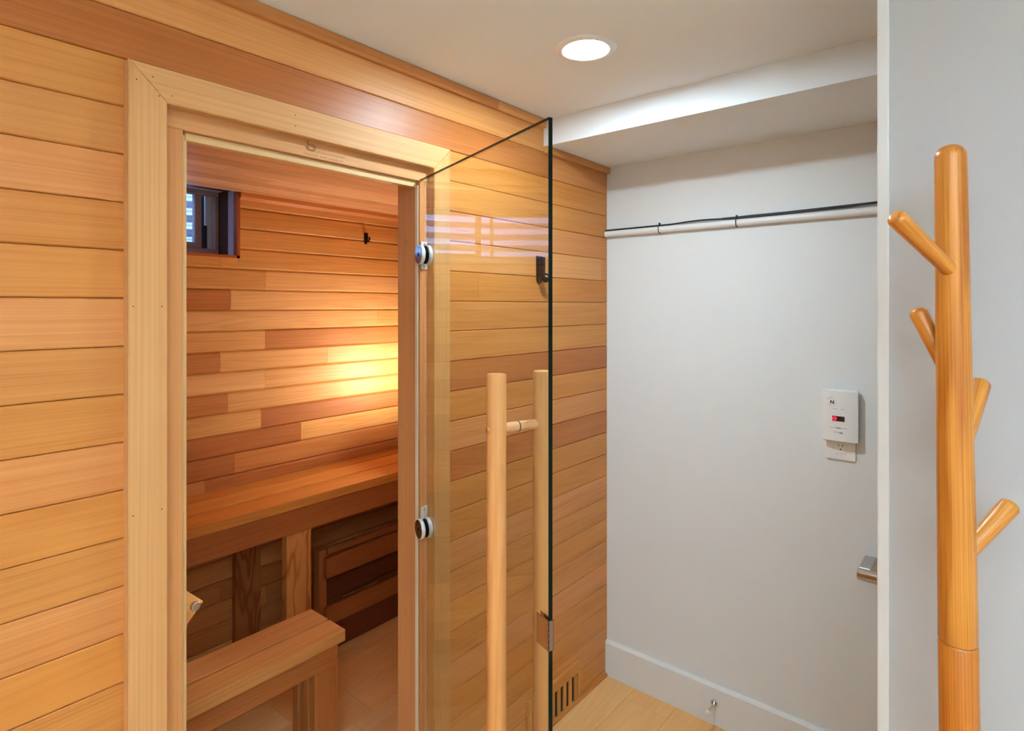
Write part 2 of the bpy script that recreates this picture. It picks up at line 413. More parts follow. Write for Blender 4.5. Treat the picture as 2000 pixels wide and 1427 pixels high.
m = MB(); m.box((1.17, DY+.052, zb), (1.21, DY+.060, zt)); m.box((1.198, DY+.0355, zb+.03), (1.214, DY+.0358, zb+.15)); m.build('dark_gap_strip', M_BACKDARK, wn)  # near-black strips put in for the dark gap beside the stile
# corrugated steel window well outside, open to the sky
m = MB(); b = bmesh.new(); n = 56; nz = 120; cxw = .65; rw = .95; z0w, z1w = H-.25, H+1.15
V = []
for iz in range(nz+1):
    z = z0w+(z1w-z0w)*iz/nz; r = 1+.020*math.sin(2*math.pi*(z-z0w)/.075)
    V.append([b.verts.new((cxw-rw*r*math.cos(math.pi*k/n), DY+.06+.55*r*math.sin(math.pi*k/n), z)) for k in range(n+1)])
for a, c in zip(V[:-1], V[1:]):
    for k in range(n): b.faces.new((a[k], a[k+1], c[k+1], c[k]))
m.bm(b, smooth=True); m.box((cxw-1, DY+.05, z0w-.05), (cxw+1, DY+.75, z0w))
o = m.build('window_well', pbr('galvanised_steel', (.34, .38, .44), .32, metal=.6)); o['kind'] = 'structure'

# ---------------------------------------------------------------- door frame of the sauna (structure)
df = empty('door_1', (0.82, YW, 0), kind='structure')
yc0 = 1.275
CX0, CX1, CX2, CX3 = 0.394, 0.462, 1.178, 1.244
zi_, zo_ = H+.404, H+.471
def casing(poly, axis, tone):
    m = MB(); b = bmesh.new()
    A = [b.verts.new((p[0], yc0, p[1])) for p in poly]; f = b.faces.new(A)
    r = bmesh.ops.extrude_face_region(b, geom=[f]); vv = [e for e in r['geom'] if isinstance(e, bmesh.types.BMVert)]
    for v in vv: v.co.y = YW+.004
    bmesh.ops.recalc_face_normals(b, faces=b.faces[:])
    bmesh.ops.bevel(b, geom=[e for e in b.edges if all(v.co.y < yc0+.001 for v in e.verts)], offset=.0016, segments=2, affect='EDGES')
    m.bm(b, axis, tone); return m
casing([(CX0, 0), (CX1, 0), (CX1, zi_), (CX0, zo_)], 2, CASE).build('casing', M_TRIM, df)
casing([(CX2, 0), (CX3, 0), (CX3, zo_), (CX2, zi_)], 2, T(204, 148, 88)).build('casing', M_TRIM, df)
casing([(CX0, zo_), (CX1, zi_), (CX2, zi_), (CX3, zo_)], 0, CASE).build('casing', M_TRIM, df)
# frame members: stiles and head
JT = T(206, 148, 94); JX0, JX1, JZ = 0.501, 1.145, H+.364
m = MB(); m.box((OX0+.001, YW, 0), (JX0, YW+.10, JZ), 2, T(200, 138, 84), bev=.0012); m.build('jamb', M_TRIM, df)
jr = MB(); jr.box((JX1, YW, 0), (OX1-.001, YW+.10, JZ), 2, T(204, 138, 86), bev=.0012); jro = jr.build('jamb', M_TRIM, df)
m = MB(); m.box((OX0+.001, YW, JZ), (OX1-.001, YW+.10, H+.440), 0, JT, bev=.0012); hd = m.build('head_jamb', M_TRIM, df)
# stops / seal strips set back in the opening
m = MB()
m.box((JX0, YW+.012, 0), (JX0+.012, YW+.03, JZ-.004), 2, T(206, 160, 84), bev=.002, seg=2)
m.box((JX0+.008, YW+.010, JZ-.018), (JX1-.004, YW+.03, JZ), 0, T(206, 160, 84), bev=.002, seg=2)
m.build('seal_strip', M_SEAL, df)
m = MB(); m.box((JX1-.0045, YW+.004, 0.01), (JX1-.0018, YW+.016, JZ-.012), 2, bev=.0008); m.build('edge_seal', pbr('clear_seal', (.74, .64, .46), .4), df)
# plugs of the right jamb
for z in (H+.193, H-.357, H-.90):
    m = MB(); m.tube([(JX1+.001, 1.357, z), (JX1-.002, 1.357, z), (JX1-.003, 1.357, z)], [.0068, .0068, .0055], 20, T(196, 130, 72)); sub(m, 'wood_plug', M_DOWEL, jro)
# nail marks
for (x, z) in ((.408, H+.435), (.447, H+.414), (.436, H+.448), (.470, H+.420), (.738, H+.449), (.738, H+.423), (.402, H+.0), (.452, H+.0), (.402, H-.40), (.452, H-.40), (1.232, H+.453)):
    m = MB(); m.tube([(x, yc0-.0003, z), (x, yc0+.0006, z)], .0013, 8); m.build('nail', M_NAIL, df)
# branded mark on the head: leaf outline, big b, outlined word, small line
def textmesh(body, size, loc, name, mat, parent, rot=(math.radians(90), 0, 0), ext=.0002, width=None, bold=0.0, outline=None, spacing=1.0):
    cu = bpy.data.curves.new(name, 'FONT'); cu.body = body; cu.size = size; cu.extrude = ext; cu.space_character = spacing
    cu.offset = bold
    if outline: cu.fill_mode = 'NONE'; cu.extrude = 0; cu.bevel_depth = outline; cu.bevel_resolution = 0
    tmp = bpy.data.objects.new('tmp', cu); COL.objects.link(tmp)
    dg = bpy.context.evaluated_depsgraph_get(); dg.update()
    me = bpy.data.meshes.new_from_object(tmp.evaluated_get(dg)); bpy.data.objects.remove(tmp)
    me.name = name; me.materials.clear(); me.materials.append(mat)
    R = Matrix.Translation(Vector(loc)) @ __import__('mathutils').Euler(rot).to_matrix().to_4x4()
    if width:
        xs = [v.co.x for v in me.vertices]; R = R @ Matrix.Diagonal((width/(max(xs)-min(xs)), 1, 1, 1)) @ Matrix.Translation((-min(xs), 0, 0))
    me.transform(R)
    o = bpy.data.objects.new(name, me); COL.objects.link(o); o.parent = parent
    wl = Vector(parent.location); p = parent.parent
    while p is not None: wl += Vector(p.location); p = p.parent
    o.location = -wl; return o
yt = YW-.0003
m = MB()
zb_ = H+.3815
loop = [(.0, .0), (.0, .013), (.012, .013)]
bx0 = .7855
path = [(bx0, zb_+.0215), (bx0, zb_+.008)]
for a in range(0, 8): pass
ring = []
for i in range(28):
    a = 2*math.pi*i/28
    cx = bx0+.0095; cz = zb_+.0070
    ex = .0095*(abs(math.cos(a))**.6)*(1 if math.cos(a) >= 0 else -1); ez = .0062*(abs(math.sin(a))**.6)*(1 if math.sin(a) >= 0 else -1)
    ring.append((cx+ex, yt, cz+ez))
m.tube(ring, .0022, 8, closed=True); m.tube([(bx0, yt, zb_+.0215), (bx0, yt, zb_+.006)], .0022, 8)
m.tube([(bx0-.004, yt, zb_+.0185), (bx0, yt, zb_+.0195)], .0009, 6)
sub(m, 'burnt_letter', M_BURN, hd)
m = MB()
leaf = [(-.009, .016), (-.0065, .0155), (-.0055, .0175), (-.003, .0165), (-.0045, .012), (-.0065, .008), (-.0055, .004), (-.0035, .0)]
leaf2 = [(-.009, .016), (-.0095, .012), (-.0080, .008), (-.006, .004), (-.005, .0)]
for lf in (leaf, leaf2): m.tube([(bx0+a, yt, zb_+c) for a, c in lf], .00028, 6)
sub(m, 'burnt_leaf', M_BURNL, hd)
textmesh('saunas', .0135, (.8085, YW-.0002, H+.3795), 'burnt_word', M_BURNL, hd, width=.082, outline=.00022)
textmesh('indoor and outdoor', .0066, (.7775, YW-.0002, H+.3695), 'burnt_line', M_BURN, hd, width=.110, bold=.00006, spacing=1.25)
m = MB()
yk = YW+.103
# magnetic catch on a wooden corner block, fixed behind the left jamb
mc = empty('magnetic_catch', (.52, yk, H-.66), 'small wooden corner block with a round metal magnet on the left door jamb', 'door catch')
def PX(u, v, y):
    s = y/(0.6393*1150-0.7690*(u-1000)); return (s*(0.7690*1150+0.6393*(u-1000)), H+s*(598-v))
yy = YW+.05
a = PX(366, 1155, yy); b_ = PX(397, 1174, yy); c_ = PX(364, 1221, yy)
m.prism([(JX0, a[1]), (a[0], a[1]), b_, c_, (JX0, c_[1])], yy, yy+.018, axis=0, tone=T(226, 160, 92), plane='xz')
m.build('block', M_TRIM, mc)
p = PX(382.5, 1184, yy-.006)
m = MB(); m.tube([(p[0], yy, p[1]), (p[0], yy-.006, p[1]), (p[0], yy-.0075, p[1])], [.0100, .0100, .0085], 28); m.build('magnet', M_STEEL, mc)
m = MB(); m.tube([(p[0], yy-.0074, p[1]), (p[0], yy-.0080, p[1])], [.0065, .0062], 24); m.build('magnet_face', pbr('bronze_face', (.45, .30, .22), .4, metal=.8), mc)

# ---------------------------------------------------------------- glass door, standing open
HP = Vector((1.150, 1.306, 0)); ND = Vector((0.331, 0.9436, 0)).normalized()   # from free edge to hinge
LG = 0.669; EP = HP - ND*LG; NG = Vector((ND.y, -ND.x, 0))                     # normal, away from the camera side
gd = empty('glass_door', (HP.x, HP.y, 0), 'clear frameless glass sauna door standing open with wooden pole handles', 'door')
TG = .0085; ztop = H+.367; zbot = .015
def GP(s, n, z): return EP + ND*s + NG*n + Vector((0, 0, z))
m = MB(); b = bmesh.new(); bmesh.ops.create_cube(b, size=1)
for v in b.verts:
    v.co = GP((v.co.x+.5)*LG, v.co.y*TG, zbot+(v.co.z+.5)*(ztop-zbot))
bmesh.ops.bevel(b, geom=b.edges[:], offset=.0006, segments=1, affect='EDGES')
b.normal_update(); b.verts.index_update()
vs = [v.co.copy() for v in b.verts]
for f in b.faces:
    mi = 0 if abs(f.normal.dot(NG)) > .95 else (2 if f.normal.z > .3 else 1)
    m.add([v.co for v in f.verts], [tuple(range(len(f.verts)))], [v.co for v in f.verts], (1, 1, 1), mi)
b.free()
m.build('glass_panel', [M_GLASS, M_GEDGE, glassmat('glass_top_edge', (.70, .70, .62))], gd)
# hinges: a disc on each face of the glass and a bracket on the jamb
def hinge(z, up):
    m = MB()
    s0 = LG-.030
    for sgn in (-1, 1):
        a = TG/2+.0015
        m.tube([GP(s0, sgn*a, z), GP(s0, sgn*(a+.001), z), GP(s0, sgn*(a+.0095), z), GP(s0, sgn*(a+.0105), z)], [.0270, .0282, .0282, .0272], 40)
    h = m.build('hinge', M_SATIN, gd)
    m = MB()
    for sgn in (-1, 1):
        a = TG/2
        m.tube([GP(s0, sgn*(a-.0006), z), GP(s0, sgn*(a+.0015), z)], .0255, 32)
    sub(m, 'gasket', M_BLACK, h)
    m = MB(); a = TG/2+.012; m.tube([GP(s0, -a+.0003, z), GP(s0, -a-.0005, z)], .0262, 40); m.tube([GP(s0, a-.0003, z), GP(s0, a+.0005, z)], .0262, 40)
    sub(m, 'hinge_cap', M_CHROME, h)
    m = MB(); m.tube([GP(s0, -a-.0004, z), GP(s0, -a-.0012, z)], .0055, 16); sub(m, 'screw', M_BRONZE, h)
    m = MB()
    zz0, zz1 = (z-.040, z+.040) if not up else (z-.012, z+.054)
    m.box((JX1+.002, YW-.004, zz0), (JX1+.026, YW, zz1), bev=.0015, seg=2)
    m.box((JX1+.000, YW-.020, z-.014), (JX1+.016, YW-.003, z+.014), bev=.002)
    hb = sub(m, 'bracket', M_SATIN, h)
    m = MB()
    for q in ((zz0+.009, zz1-.009) if not up else (zz1-.010,)): m.tube([(JX1+.014, YW-.0035, q), (JX1+.014, YW-.0052, q)], [.0045, .0035], 14)
    sub(m, 'bracket_screw', M_STEEL, h)
hinge(H+.148, False); hinge(H-.638, True)
# handles: one round pole on each face, joined by dowels through the glass
sh = 0.1127/1.0; dn = .057; zt_h, zb_h = H-.139, H-1.05
PT = T(216, 154, 92)
for sgn in (-1, 1):
    m = MB(); r = .0205
    m.tube([GP(sh, sgn*dn, zb_h), GP(sh, sgn*dn, zb_h+.002), GP(sh, sgn*dn, (zt_h+zb_h)/2), GP(sh, sgn*dn, zt_h-.0025), GP(sh, sgn*dn, zt_h)], [r-.002, r, r, r, r-.002], 40, PT if sgn < 0 else T(208, 152, 94))
    h = m.build('handle_pole', M_DOWEL, gd)
    m = MB()
    for z in (H-.252, H-.945):
        a = dn+r-.001
        m.tube([GP(sh, sgn*a, z), GP(sh, sgn*(a+.002), z), GP(sh, sgn*(a+.0035), z)], [.007, .0062, .0035], 16, T(214, 150, 92))
    sub(m, 'plug', M_DOWEL, h)
for z in (H-.252, H-.945):
    m = MB(); m.tube([GP(sh, -dn+.012, z), GP(sh, 0, z), GP(sh, dn-.012, z)], .0105, 28, T(224, 172, 124)); d = m.build('dowel', M_DOWEL, gd)
    m = MB(); m.tube([GP(sh, -TG/2-.0016, z), GP(sh, -TG/2+.0002, z)], .0112, 28)
    sub(m, 'washer', M_BLACK, d)
# metal strike clip on the free edge
def gbox(m, s0, s1, n0, n1, z0, z1, bev=.0004):
    b = bmesh.new(); bmesh.ops.create_cube(b, size=1)
    for v in b.verts: v.co = GP(s0+(v.co.x+.5)*(s1-s0), n0+(v.co.y+.5)*(n1-n0), z0+(v.co.z+.5)*(z1-z0))
    if bev: bmesh.ops.bevel(b, geom=b.edges[:], offset=bev, segments=1, affect='EDGES')
    m.bm(b)
m = MB(); zc0, zc1 = H-.669, H-.611
gbox(m, -.0022, .040, -TG/2-.0018, -TG/2, zc0, zc1); gbox(m, -.0022, .040, TG/2, TG/2+.0018, zc0, zc1); gbox(m, -.0022, 0, -TG/2-.0018, TG/2+.0018, zc0, zc1)
cl = m.build('strike_clip', pbr('copper_steel', (0.50, 0.34, 0.27), 0.22, metal=1.0), gd)
m = MB()
for i in range(5): gbox(m, -.0024, -.0004, -TG/2-.0020, -TG/2-.0004, zc0+.004+i*.0112, zc0+.011+i*.0112, 0)
sub(m, 'clip_slot', M_BLACK, cl)

# ---------------------------------------------------------------- benches
BT = [T(212, 144, 68), T(220, 154, 78), T(208, 138, 64)]
ub = empty('sauna_bench', (1.0, 2.45, 0), 'upper cedar sauna bench fixed along the back wall, the taller one', 'bench')
zt_u = H-.807
for (y0, y1), t in zip(((2.563, 2.648), (2.414, 2.549), (2.265, 2.400)), BT):
    m = MB(); m.box((SX0+.002, y0, zt_u-.040), (SX1-.002, y1, zt_u), 0, t, bev=.003, seg=2); m.build('slat', M_CEDARIN, ub)
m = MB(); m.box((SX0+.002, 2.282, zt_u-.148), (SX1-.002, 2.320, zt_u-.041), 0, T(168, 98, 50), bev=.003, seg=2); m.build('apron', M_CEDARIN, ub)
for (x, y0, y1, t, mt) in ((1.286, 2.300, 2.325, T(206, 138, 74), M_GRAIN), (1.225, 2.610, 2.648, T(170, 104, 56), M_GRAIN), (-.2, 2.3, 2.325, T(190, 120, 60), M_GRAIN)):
    m = MB(); ztop_ = zt_u-.041 if y0 > 2.5 else zt_u-.1485
    if y0 < 2.5: m.box((x, y0-.012, .001), (x+.114, y0+.030, ztop_), 2, t, bev=.003, seg=2)
    else: m.box((x, y0, .001), (x+.114, y1, ztop_), 2, t, bev=.003, seg=2)
    m.build('leg', mt, ub)
lb = empty('sauna_bench', (.5, 1.91, 0), 'low cedar step bench in front of the upper bench, two slats', 'bench')
zt_l = H-1.15; LX = 1.235
for (y0, y1), t in zip(((1.909, 2.022), (1.798, 1.900)), (T(208, 148, 90), T(206, 146, 84))):
    m = MB(); m.box((SX0+.002, y0, zt_l-.041), (LX, y1, zt_l), 0, t, bev=.003, seg=2); m.build('slat', M_CEDARIN, lb)
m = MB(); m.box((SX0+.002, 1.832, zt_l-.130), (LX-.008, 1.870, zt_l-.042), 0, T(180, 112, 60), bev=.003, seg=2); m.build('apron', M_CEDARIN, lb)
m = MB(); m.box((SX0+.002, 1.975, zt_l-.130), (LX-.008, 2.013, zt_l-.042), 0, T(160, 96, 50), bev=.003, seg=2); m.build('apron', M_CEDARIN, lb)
m = MB(); m.box((LX-.046, 1.8705, zt_l-.130), (LX-.008, 1.9745, zt_l-.042), 1, T(170, 102, 54), bev=.003); m.build('crosspiece', M_CEDARIN, lb)
for (x, y) in ((LX-.104, 1.8705), (LX-.104, 1.937), (-.30, 1.8705), (-.30, 1.937)):
    m = MB(); m.box((x, y, .001), (x+.057 if x > 0 else x+.09, y+.037, zt_l-.042 if x < 0 else zt_l-.045), 2, T(178, 110, 60), bev=.003, seg=2); m.build('leg', M_CEDARIN, lb)
m = MB(); m.box((LX-.1, 1.833, .001), (LX-.006, 1.8695, zt_l-.1305), 2, T(176, 108, 56), bev=.003, seg=2); m.build('leg', M_CEDARIN, lb)

# slatted guard below the upper bench with a heater behind it
hg = empty('heater_guard', (1.8, 2.35, 0), 'dark slatted cedar guard under the upper bench', 'heater guard')
gx0, gx1 = 1.50, SX1-.003
m = MB(); m.box((gx0-.022, 2.352, .001), (gx0+.016, 2.40, .47), 2, T(150, 88, 46), bev=.002); m.build('post', M_CEDARIN, hg)
for (z0, z1, y0, t) in ((.446, .476, 2.346, T(130, 76, 36)), (.346, .438, 2.330, T(140, 78, 38)), (.232, .334, 2.372, T(84, 42, 22)), (.133, .216, 2.330, T(146, 84, 40)), (.003, .124, 2.352, T(96, 48, 24))):  # slats toned dark for the shade here, recessed ones darkest
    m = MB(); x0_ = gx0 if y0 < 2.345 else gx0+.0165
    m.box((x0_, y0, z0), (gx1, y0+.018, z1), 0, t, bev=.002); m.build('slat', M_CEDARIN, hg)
m = MB(); m.box((gx0+.10, 2.352, .3385), (gx0+.30, 2.362, .3440), bev=.001); m.build('grille', M_STEEL, hg)
m = MB(); m.box((gx0+.10, 2.352, .2215), (gx0+.30, 2.362, .2245), bev=.001); m.build('grille', M_STEEL, hg)

# sauna lamp on the right inner wall
lampc = Vector((SX1, 2.29, H-.41))
sl = empty('sauna_lamp', lampc, 'warm glowing sauna wall lamp hidden behind the right door jamb', 'lamp')
m = MB(); m.box((SX1-.020, 2.215, H-.51), (SX1, 2.365, H-.31), bev=.006, seg=2, tone=T(200, 140, 80)); m.build('base', M_TRIM, sl)
m = MB(); m.box((SX1-.075, 2.23, H-.49), (SX1-.021, 2.35, H-.33), bev=.02, seg=4); m.build('lamp_shade', M_LAMP, sl)

m = MB(); m.box((SX1-.17, 2.13, H-.515), (SX1, 2.44, H-.500), 1, T(190, 120, 66), bev=.002); m.build('added_light_shield', M_CEDARIN, sl)  # unseen board added to block the lamp's downward light

# ---------------------------------------------------------------- hooks
def hook(loc, sc, label, knob):
    x, y, z = loc
    e = empty('wall_hook', loc, label, 'hook')
    m = MB()
    m.prism([(x-.015*sc, z-.035*sc), (x-.011*sc, z-.046*sc), (x, z-.052*sc), (x+.011*sc, z-.046*sc), (x+.015*sc, z-.035*sc), (x+.016*sc, z+.05*sc), (x-.016*sc, z+.05*sc)], y-.006*sc, y, plane='xz')
    m.build('plate', M_BRONZE, e)
    m = MB(); m.box((x-.010*sc, y-.024*sc, z-.020*sc), (x+.010*sc, y-.0061*sc, z+.046*sc), bev=.002*sc, seg=2); m.build('housing', M_BRONZE, e)
    if knob:
        m = MB(); pts = []; rr = []
        for i in range(9):
            t = i/8; pts.append((x, y-.020*sc-.030*sc*t, z-.030*sc)); rr.append(sc*(.010 if i < 2 else .0175*math.sin(math.pi*(.25+.62*(t)))))
        m.tube(pts, rr, 24); m.build('knob', M_BRONZE, e)
    else:
        m = MB(); m.tube([(x, y-.02*sc, z-.02*sc), (x, y-.045*sc, z-.03*sc), (x, y-.055*sc, z-.012*sc), (x, y-.056*sc, z+.01*sc)], [.008*sc, .007*sc, .007*sc, .009*sc], 14); m.build('prong', M_BRONZE, e)
hook((xat(1052, YW), YW, H+.133), 1.0, 'dark bronze robe hook with round knob on the cedar wall behind the glass door', True)
hx = xat(714, YB)
hook((hx, YB, H+.367), .62, 'small dark square hook on the back wall inside the sauna', False)

# ---------------------------------------------------------------- floor vent in the cedar wall
vx0, vx1, vz0, vz1 = 1.665, 1.968, .018, .121
vg = empty('vent_grille', ((vx0+vx1)/2, YW, .02), 'low wooden vent grille with upright bars at the foot of the cedar wall', 'vent')
m = MB()
for lo, hi, ax in (((vx0-.02, 0, vz1), (vx1+.012, 0, vz1+.043), 0), ((vx0-.02, 0, .0125), (vx1+.012, 0, vz0), 0), ((vx0-.02, 0, vz0), (vx0, 0, vz1), 2), ((vx1, 0, vz0), (vx1+.012, 0, vz1), 2)):
    m.box((lo[0], YW-.011, lo[2]), (hi[0], YW-.0002, hi[2]), ax, T(206, 142, 76), bev=.0015)
m.build('frame', M_CEDAR, vg)
m = MB(); m.box((vx0, YW-.0018, vz0), (vx1, YW-.0002, vz1)); m.build('backing', M_DARKGAP, vg)  # dark sheet put in for the unlit opening behind the bars
nb = 8
for i in range(nb):
    xx = vx0+(i+.5)*(vx1-vx0)/nb
    m = MB(); m.box((xx-.0090, YW-.009, vz0+.0005), (xx+.0090, YW-.002, vz1-.0005), 2, jit(T(200, 138, 70), .2), bev=.001); m.build('bar', M_CEDAR, vg)

# ---------------------------------------------------------------- ceiling lights
def downlight(x, y, label, em=None):
    e = empty('ceiling_light', (x, y, ZC), label, 'ceiling light')
    m = MB(); ring = []
    n = 64; b = bmesh.new(); prof = [(.0600, -.0045), (.0640, -.0062), (.0790, -.0030), (.0815, 0)]
    V = [[b.verts.new((x+r*math.cos(2*math.pi*i/n), y+r*math.sin(2*math.pi*i/n), ZC+z)) for i in range(n)] for r, z in prof]
    for a_, c in zip(V[:-1], V[1:]):
        for i in range(n): b.faces.new((a_[i], c[i], c[(i+1) % n], a_[(i+1) % n]))
    bmesh.ops.recalc_face_normals(b, faces=b.faces[:]); m.bm(b, smooth=True); m.build('trim_ring', M_PLASTIC, e)
    m = MB(); m.tube([(x, y, ZC-.001), (x, y, ZC-.0045), (x, y, ZC-.0052)], [.0600, .0600, .056], 64); m.build('diffuser', em or M_EMIT, e)
downlight(1.331, .851, 'round white recessed ceiling light glowing in front of the soffit')
downlight(-1.2, .75, 'recessed ceiling light behind the viewer near the cedar wall', M_EMITR)

# made-up uplighter, added behind the camera to brighten the ceiling
fx, fy = -.75, -.80
fl = empty('fill_uplight', (fx, fy, 0), 'added fill light behind the viewer, shaped as a slim uplighter', 'fill light')
m = MB(); m.tube([(fx, fy, 0), (fx, fy, .02), (fx, fy, .028)], [.14, .14, .05], 40); m.build('base', M_STEEL, fl)
m = MB(); m.tube([(fx, fy, .026), (fx, fy, 1.66)], .011, 20); m.build('pole', M_STEEL, fl)
m = MB(); b = bmesh.new(); V = [[b.verts.new((fx+r*math.cos(2*math.pi*i/48), fy+r*math.sin(2*math.pi*i/48), z)) for i in range(48)] for r, z in ((.02, 1.655), (.09, 1.68), (.15, 1.74), (.148, 1.742), (.088, 1.684), (.001, 1.668))]
for a_, c in zip(V[:-1], V[1:]):
    for i in range(48): b.faces.new((a_[i], a_[(i+1) % 48], c[(i+1) % 48], c[i]))
m.bm(b, smooth=True); m.build('lamp_shade', M_SATIN, fl)
m = MB(); m.tube([(fx, fy, 1.700), (fx, fy, 1.706)], .105, 40); m.build('diffuser', M_FILL, fl)

# ---------------------------------------------------------------- far wall fittings
# conduit pipe
zp = H+.306; rp = .0128
cp = empty('conduit_pipe', (XF-.015, .7, zp), 'thin white plastic pipe running across the far wall', 'pipe')
m = MB(); m.tube([(XF-rp-.001, YW-.002, zp), (XF-rp-.001, -.3, zp)], rp, 24); m.build('tube', M_PIPE, cp)
m = MB(); m.tube([(XF-rp-.001, .300, zp), (XF-rp-.001, .298, zp), (XF-rp-.001, .245, zp), (XF-rp-.001, .243, zp)], [rp+.0005, rp+.003, rp+.003, rp+.0005], 24); m.build('coupling', M_PIPE, cp)
# black cable riding on the pipe
cb = empty('cable', (XF-.015, .7, zp+rp), 'black cable tied on top of the white pipe', 'cable')
for kk, (dz, ph, yend) in enumerate(((.0012, 0.0, YW-.002), (.0050, .6, .80))):
    pts = []
    n = 60
    for i in range(n+1):
        t = i/n; y = yend+(-.28-yend)*t
        wob = .0035*math.sin(9*y+ph)+.0015*math.sin(23*y+ph)
        rise = .010*max(0, min(1, (.62-y)/.6))
        if kk == 1: rise += .004*max(0, min(1, (yend-y)/.1)) - .004
        pts.append((XF-rp-.001+.001*math.sin(7*y), y, zp+rp+.003+dz*.9+max(0, wob)+rise))
    m = MB(); m.tube(pts, .0034, 10); m.build('strand', M_BLACK, cb)
def ysol(u): 
    return (XF-.02)*(0.6393*1150-0.7690*(u-1000))/(0.7690*1150+0.6393*(u-1000))
for u in (1287, 1438):
    y = ysol(u); m = MB(); ring = []
    for i in range(28):
        a = 2*math.pi*i/28; ring.append((XF-rp-.001+math.cos(a)*(rp+.0014), y, zp+.003+math.sin(a)*(rp+.0050)))
    m.tube(ring, .0017, 8, closed=True)
    m.box((XF-rp-.006, y-.003, zp+rp+.004), (XF-rp+.002, y+.003, zp+rp+.015), bev=.001)
    m.build('cable_tie', M_BLACK, cb)

# outlet plate
oy, oz = .409, H-.4515
ol = empty('wall_outlet', (XF, oy, oz), 'white electrical outlet plate behind and below the plugged-in alarm', 'outlet')
m = MB(); m.box((XF-.006, oy-.0435, oz-.0575), (XF, oy+.0435, oz+.0575), bev=.0025, seg=2); m.build('plate', M_PLASTIC, ol)
m = MB(); m.box((XF-.0078, oy-.017, oz-.036), (XF-.0058, oy+.017, oz+.034), bev=.0009); rc = m.build('receptacle', M_PLASTIC, ol)
m = MB(); zsl = H-.4605
m.box((XF-.0081, oy+.0048, zsl-.004), (XF-.0076, oy+.0068, zsl+.004)); m.box((XF-.0081, oy-.0068, zsl-.004), (XF-.0076, oy-.0048, zsl+.004))
m.tube([(XF-.0076, oy, zsl-.0125), (XF-.0082, oy, zsl-.0125)], .0024, 12)
sub(m, 'slot', M_NAIL, rc)
# carbon monoxide alarm
ay, az = .4076, H-.359; AW, AH = .052, .085
al = empty('carbon_monoxide_alarm', (XF-.02, ay, az), 'white plug-in gas alarm with red digital display on the far wall', 'alarm')
b = bmesh.new(); m = MB()
prof = []
n = 12
for i in range(n+1):
    t = -1+2*i/n; prof.append((ay+t*AW, XF-.028-.007*(1-t*t)))
poly = [(ay+AW, XF-.008), (ay-AW, XF-.008)] + prof
V0 = [b.verts.new((p[1], p[0], az-AH)) for p in poly]; V1 = [b.verts.new((p[1], p[0], az+AH)) for p in poly]
b.faces.new(V0); b.faces.new(list(reversed(V1)))
for i in range(len(poly)): b.faces.new((V0[i], V1[i], V1[(i+1) % len(poly)], V0[(i+1) % len(poly)]))
bmesh.ops.recalc_face_normals(b, faces=b.faces[:])
es = [e for e in b.edges if abs(e.verts[0].co.z-e.verts[1].co.z) < 1e-6]
bmesh.ops.bevel(b, geom=es, offset=.003, segments=3, affect='EDGES')
m.bm(b); m.build('case', M_PLASTIC, al)
def front(t): return XF-.028-.007*(1-t*t)
def adec(name, y0, y1, z0, z1, mat, d=.0008):
    # y0 > y1 : image left to right ; offsets from centre
    m = MB(); n = 10; ys = [y1+(y0-y1)*i/n for i in range(n+1)]
    poly = [(front(y/AW)-d, ay+y) for y in ys] + [(front(y/AW)+.002, ay+y) for y in reversed(ys)]
    m.prism(poly, az+z0, az+z1, plane='xy'); return m.build(name, mat, al)
disp = adec('display', .021, -.015, -.017, -.0005, M_LCD, .0010)
m = MB(); xf = front(.0135/AW)-.0008; m.tube([(xf+.001, ay+.0135, az-.0088), (xf-.0006, ay+.0135, az-.0088)], .0065, 20); sub(m, 'red_digit', M_RED, disp)
m = MB(); xf = front(.45)-.0004; m.tube([(xf+.003, ay+.022, az+.044), (xf-.0006, ay+.022, az+.044), (xf-.001, ay+.022, az+.044)], [.0135, .0135, .0125], 28); bt_ = m.build('test_button', M_PLASTIC, al)
textmesh('N', .016, (xf-.0012, ay+.0275, az+.0385), 'button_mark', M_NAIL, bt_, rot=(math.radians(90), 0, math.radians(-90)), bold=.0006)
m = MB(); arc = [(xf+.0002, ay+.022+.0142*math.cos(a), az+.045+.0142*math.sin(a)) for a in [math.radians(25+13*i) for i in range(11)]]
m.tube(arc, .0006, 6); m.build('button_arc', M_GREY, al)
for yy_ in (.0125, -.009):
    m = MB(); xf = front(yy_/AW); m.tube([(xf+.002, ay+yy_, az+.0165), (xf-.0010, ay+yy_, az+.0165)], [.0028, .0022], 14); m.build('indicator', M_PLASTIC, al)
    adec('indicator_print', yy_+.006, yy_-.006, .022, .0232, M_GREY, .0003)
adec('printed_line', .028, -.022, -.040, -.0388, M_GREY, .0003); adec('printed_line', .010, -.004, -.0415, -.0372, M_GREY, .0003)
adec('printed_line', .017, .000, -.0540, -.0525, M_GREY, .0003); adec('printed_line', .000, -.010, -.0575, -.0520, M_GREY, .0003)

# rail bracket near the jamb board
tb = empty('towel_bar', (XF, .32, H-.80), 'brushed steel wall rail half hidden behind the white jamb board', 'towel bar')
m = MB(); m.box((XF-.112, .308, H-.818), (XF, .340, H-.806), bev=.0015); m.build('bracket', M_STEEL, tb)
m = MB(); n = 16; bx = XF-.124
pts = [(bx, .341, H-.823), (bx, .339, H-.823), (bx, -.25, H-.823), (bx, -.252, H-.823)]
m.tube(pts, [.0155, .0172, .0172, .0155], 32); m.build('rail', M_STEEL, tb)
m = MB(); m.box((XF-.105, -.24, H-.818), (XF, -.208, H-.806), bev=.0015); m.build('bracket', M_STEEL, tb)
m = MB(); m.box((XF-.004, .300, H-.836), (XF, .346, H-.790), bev=.001); 

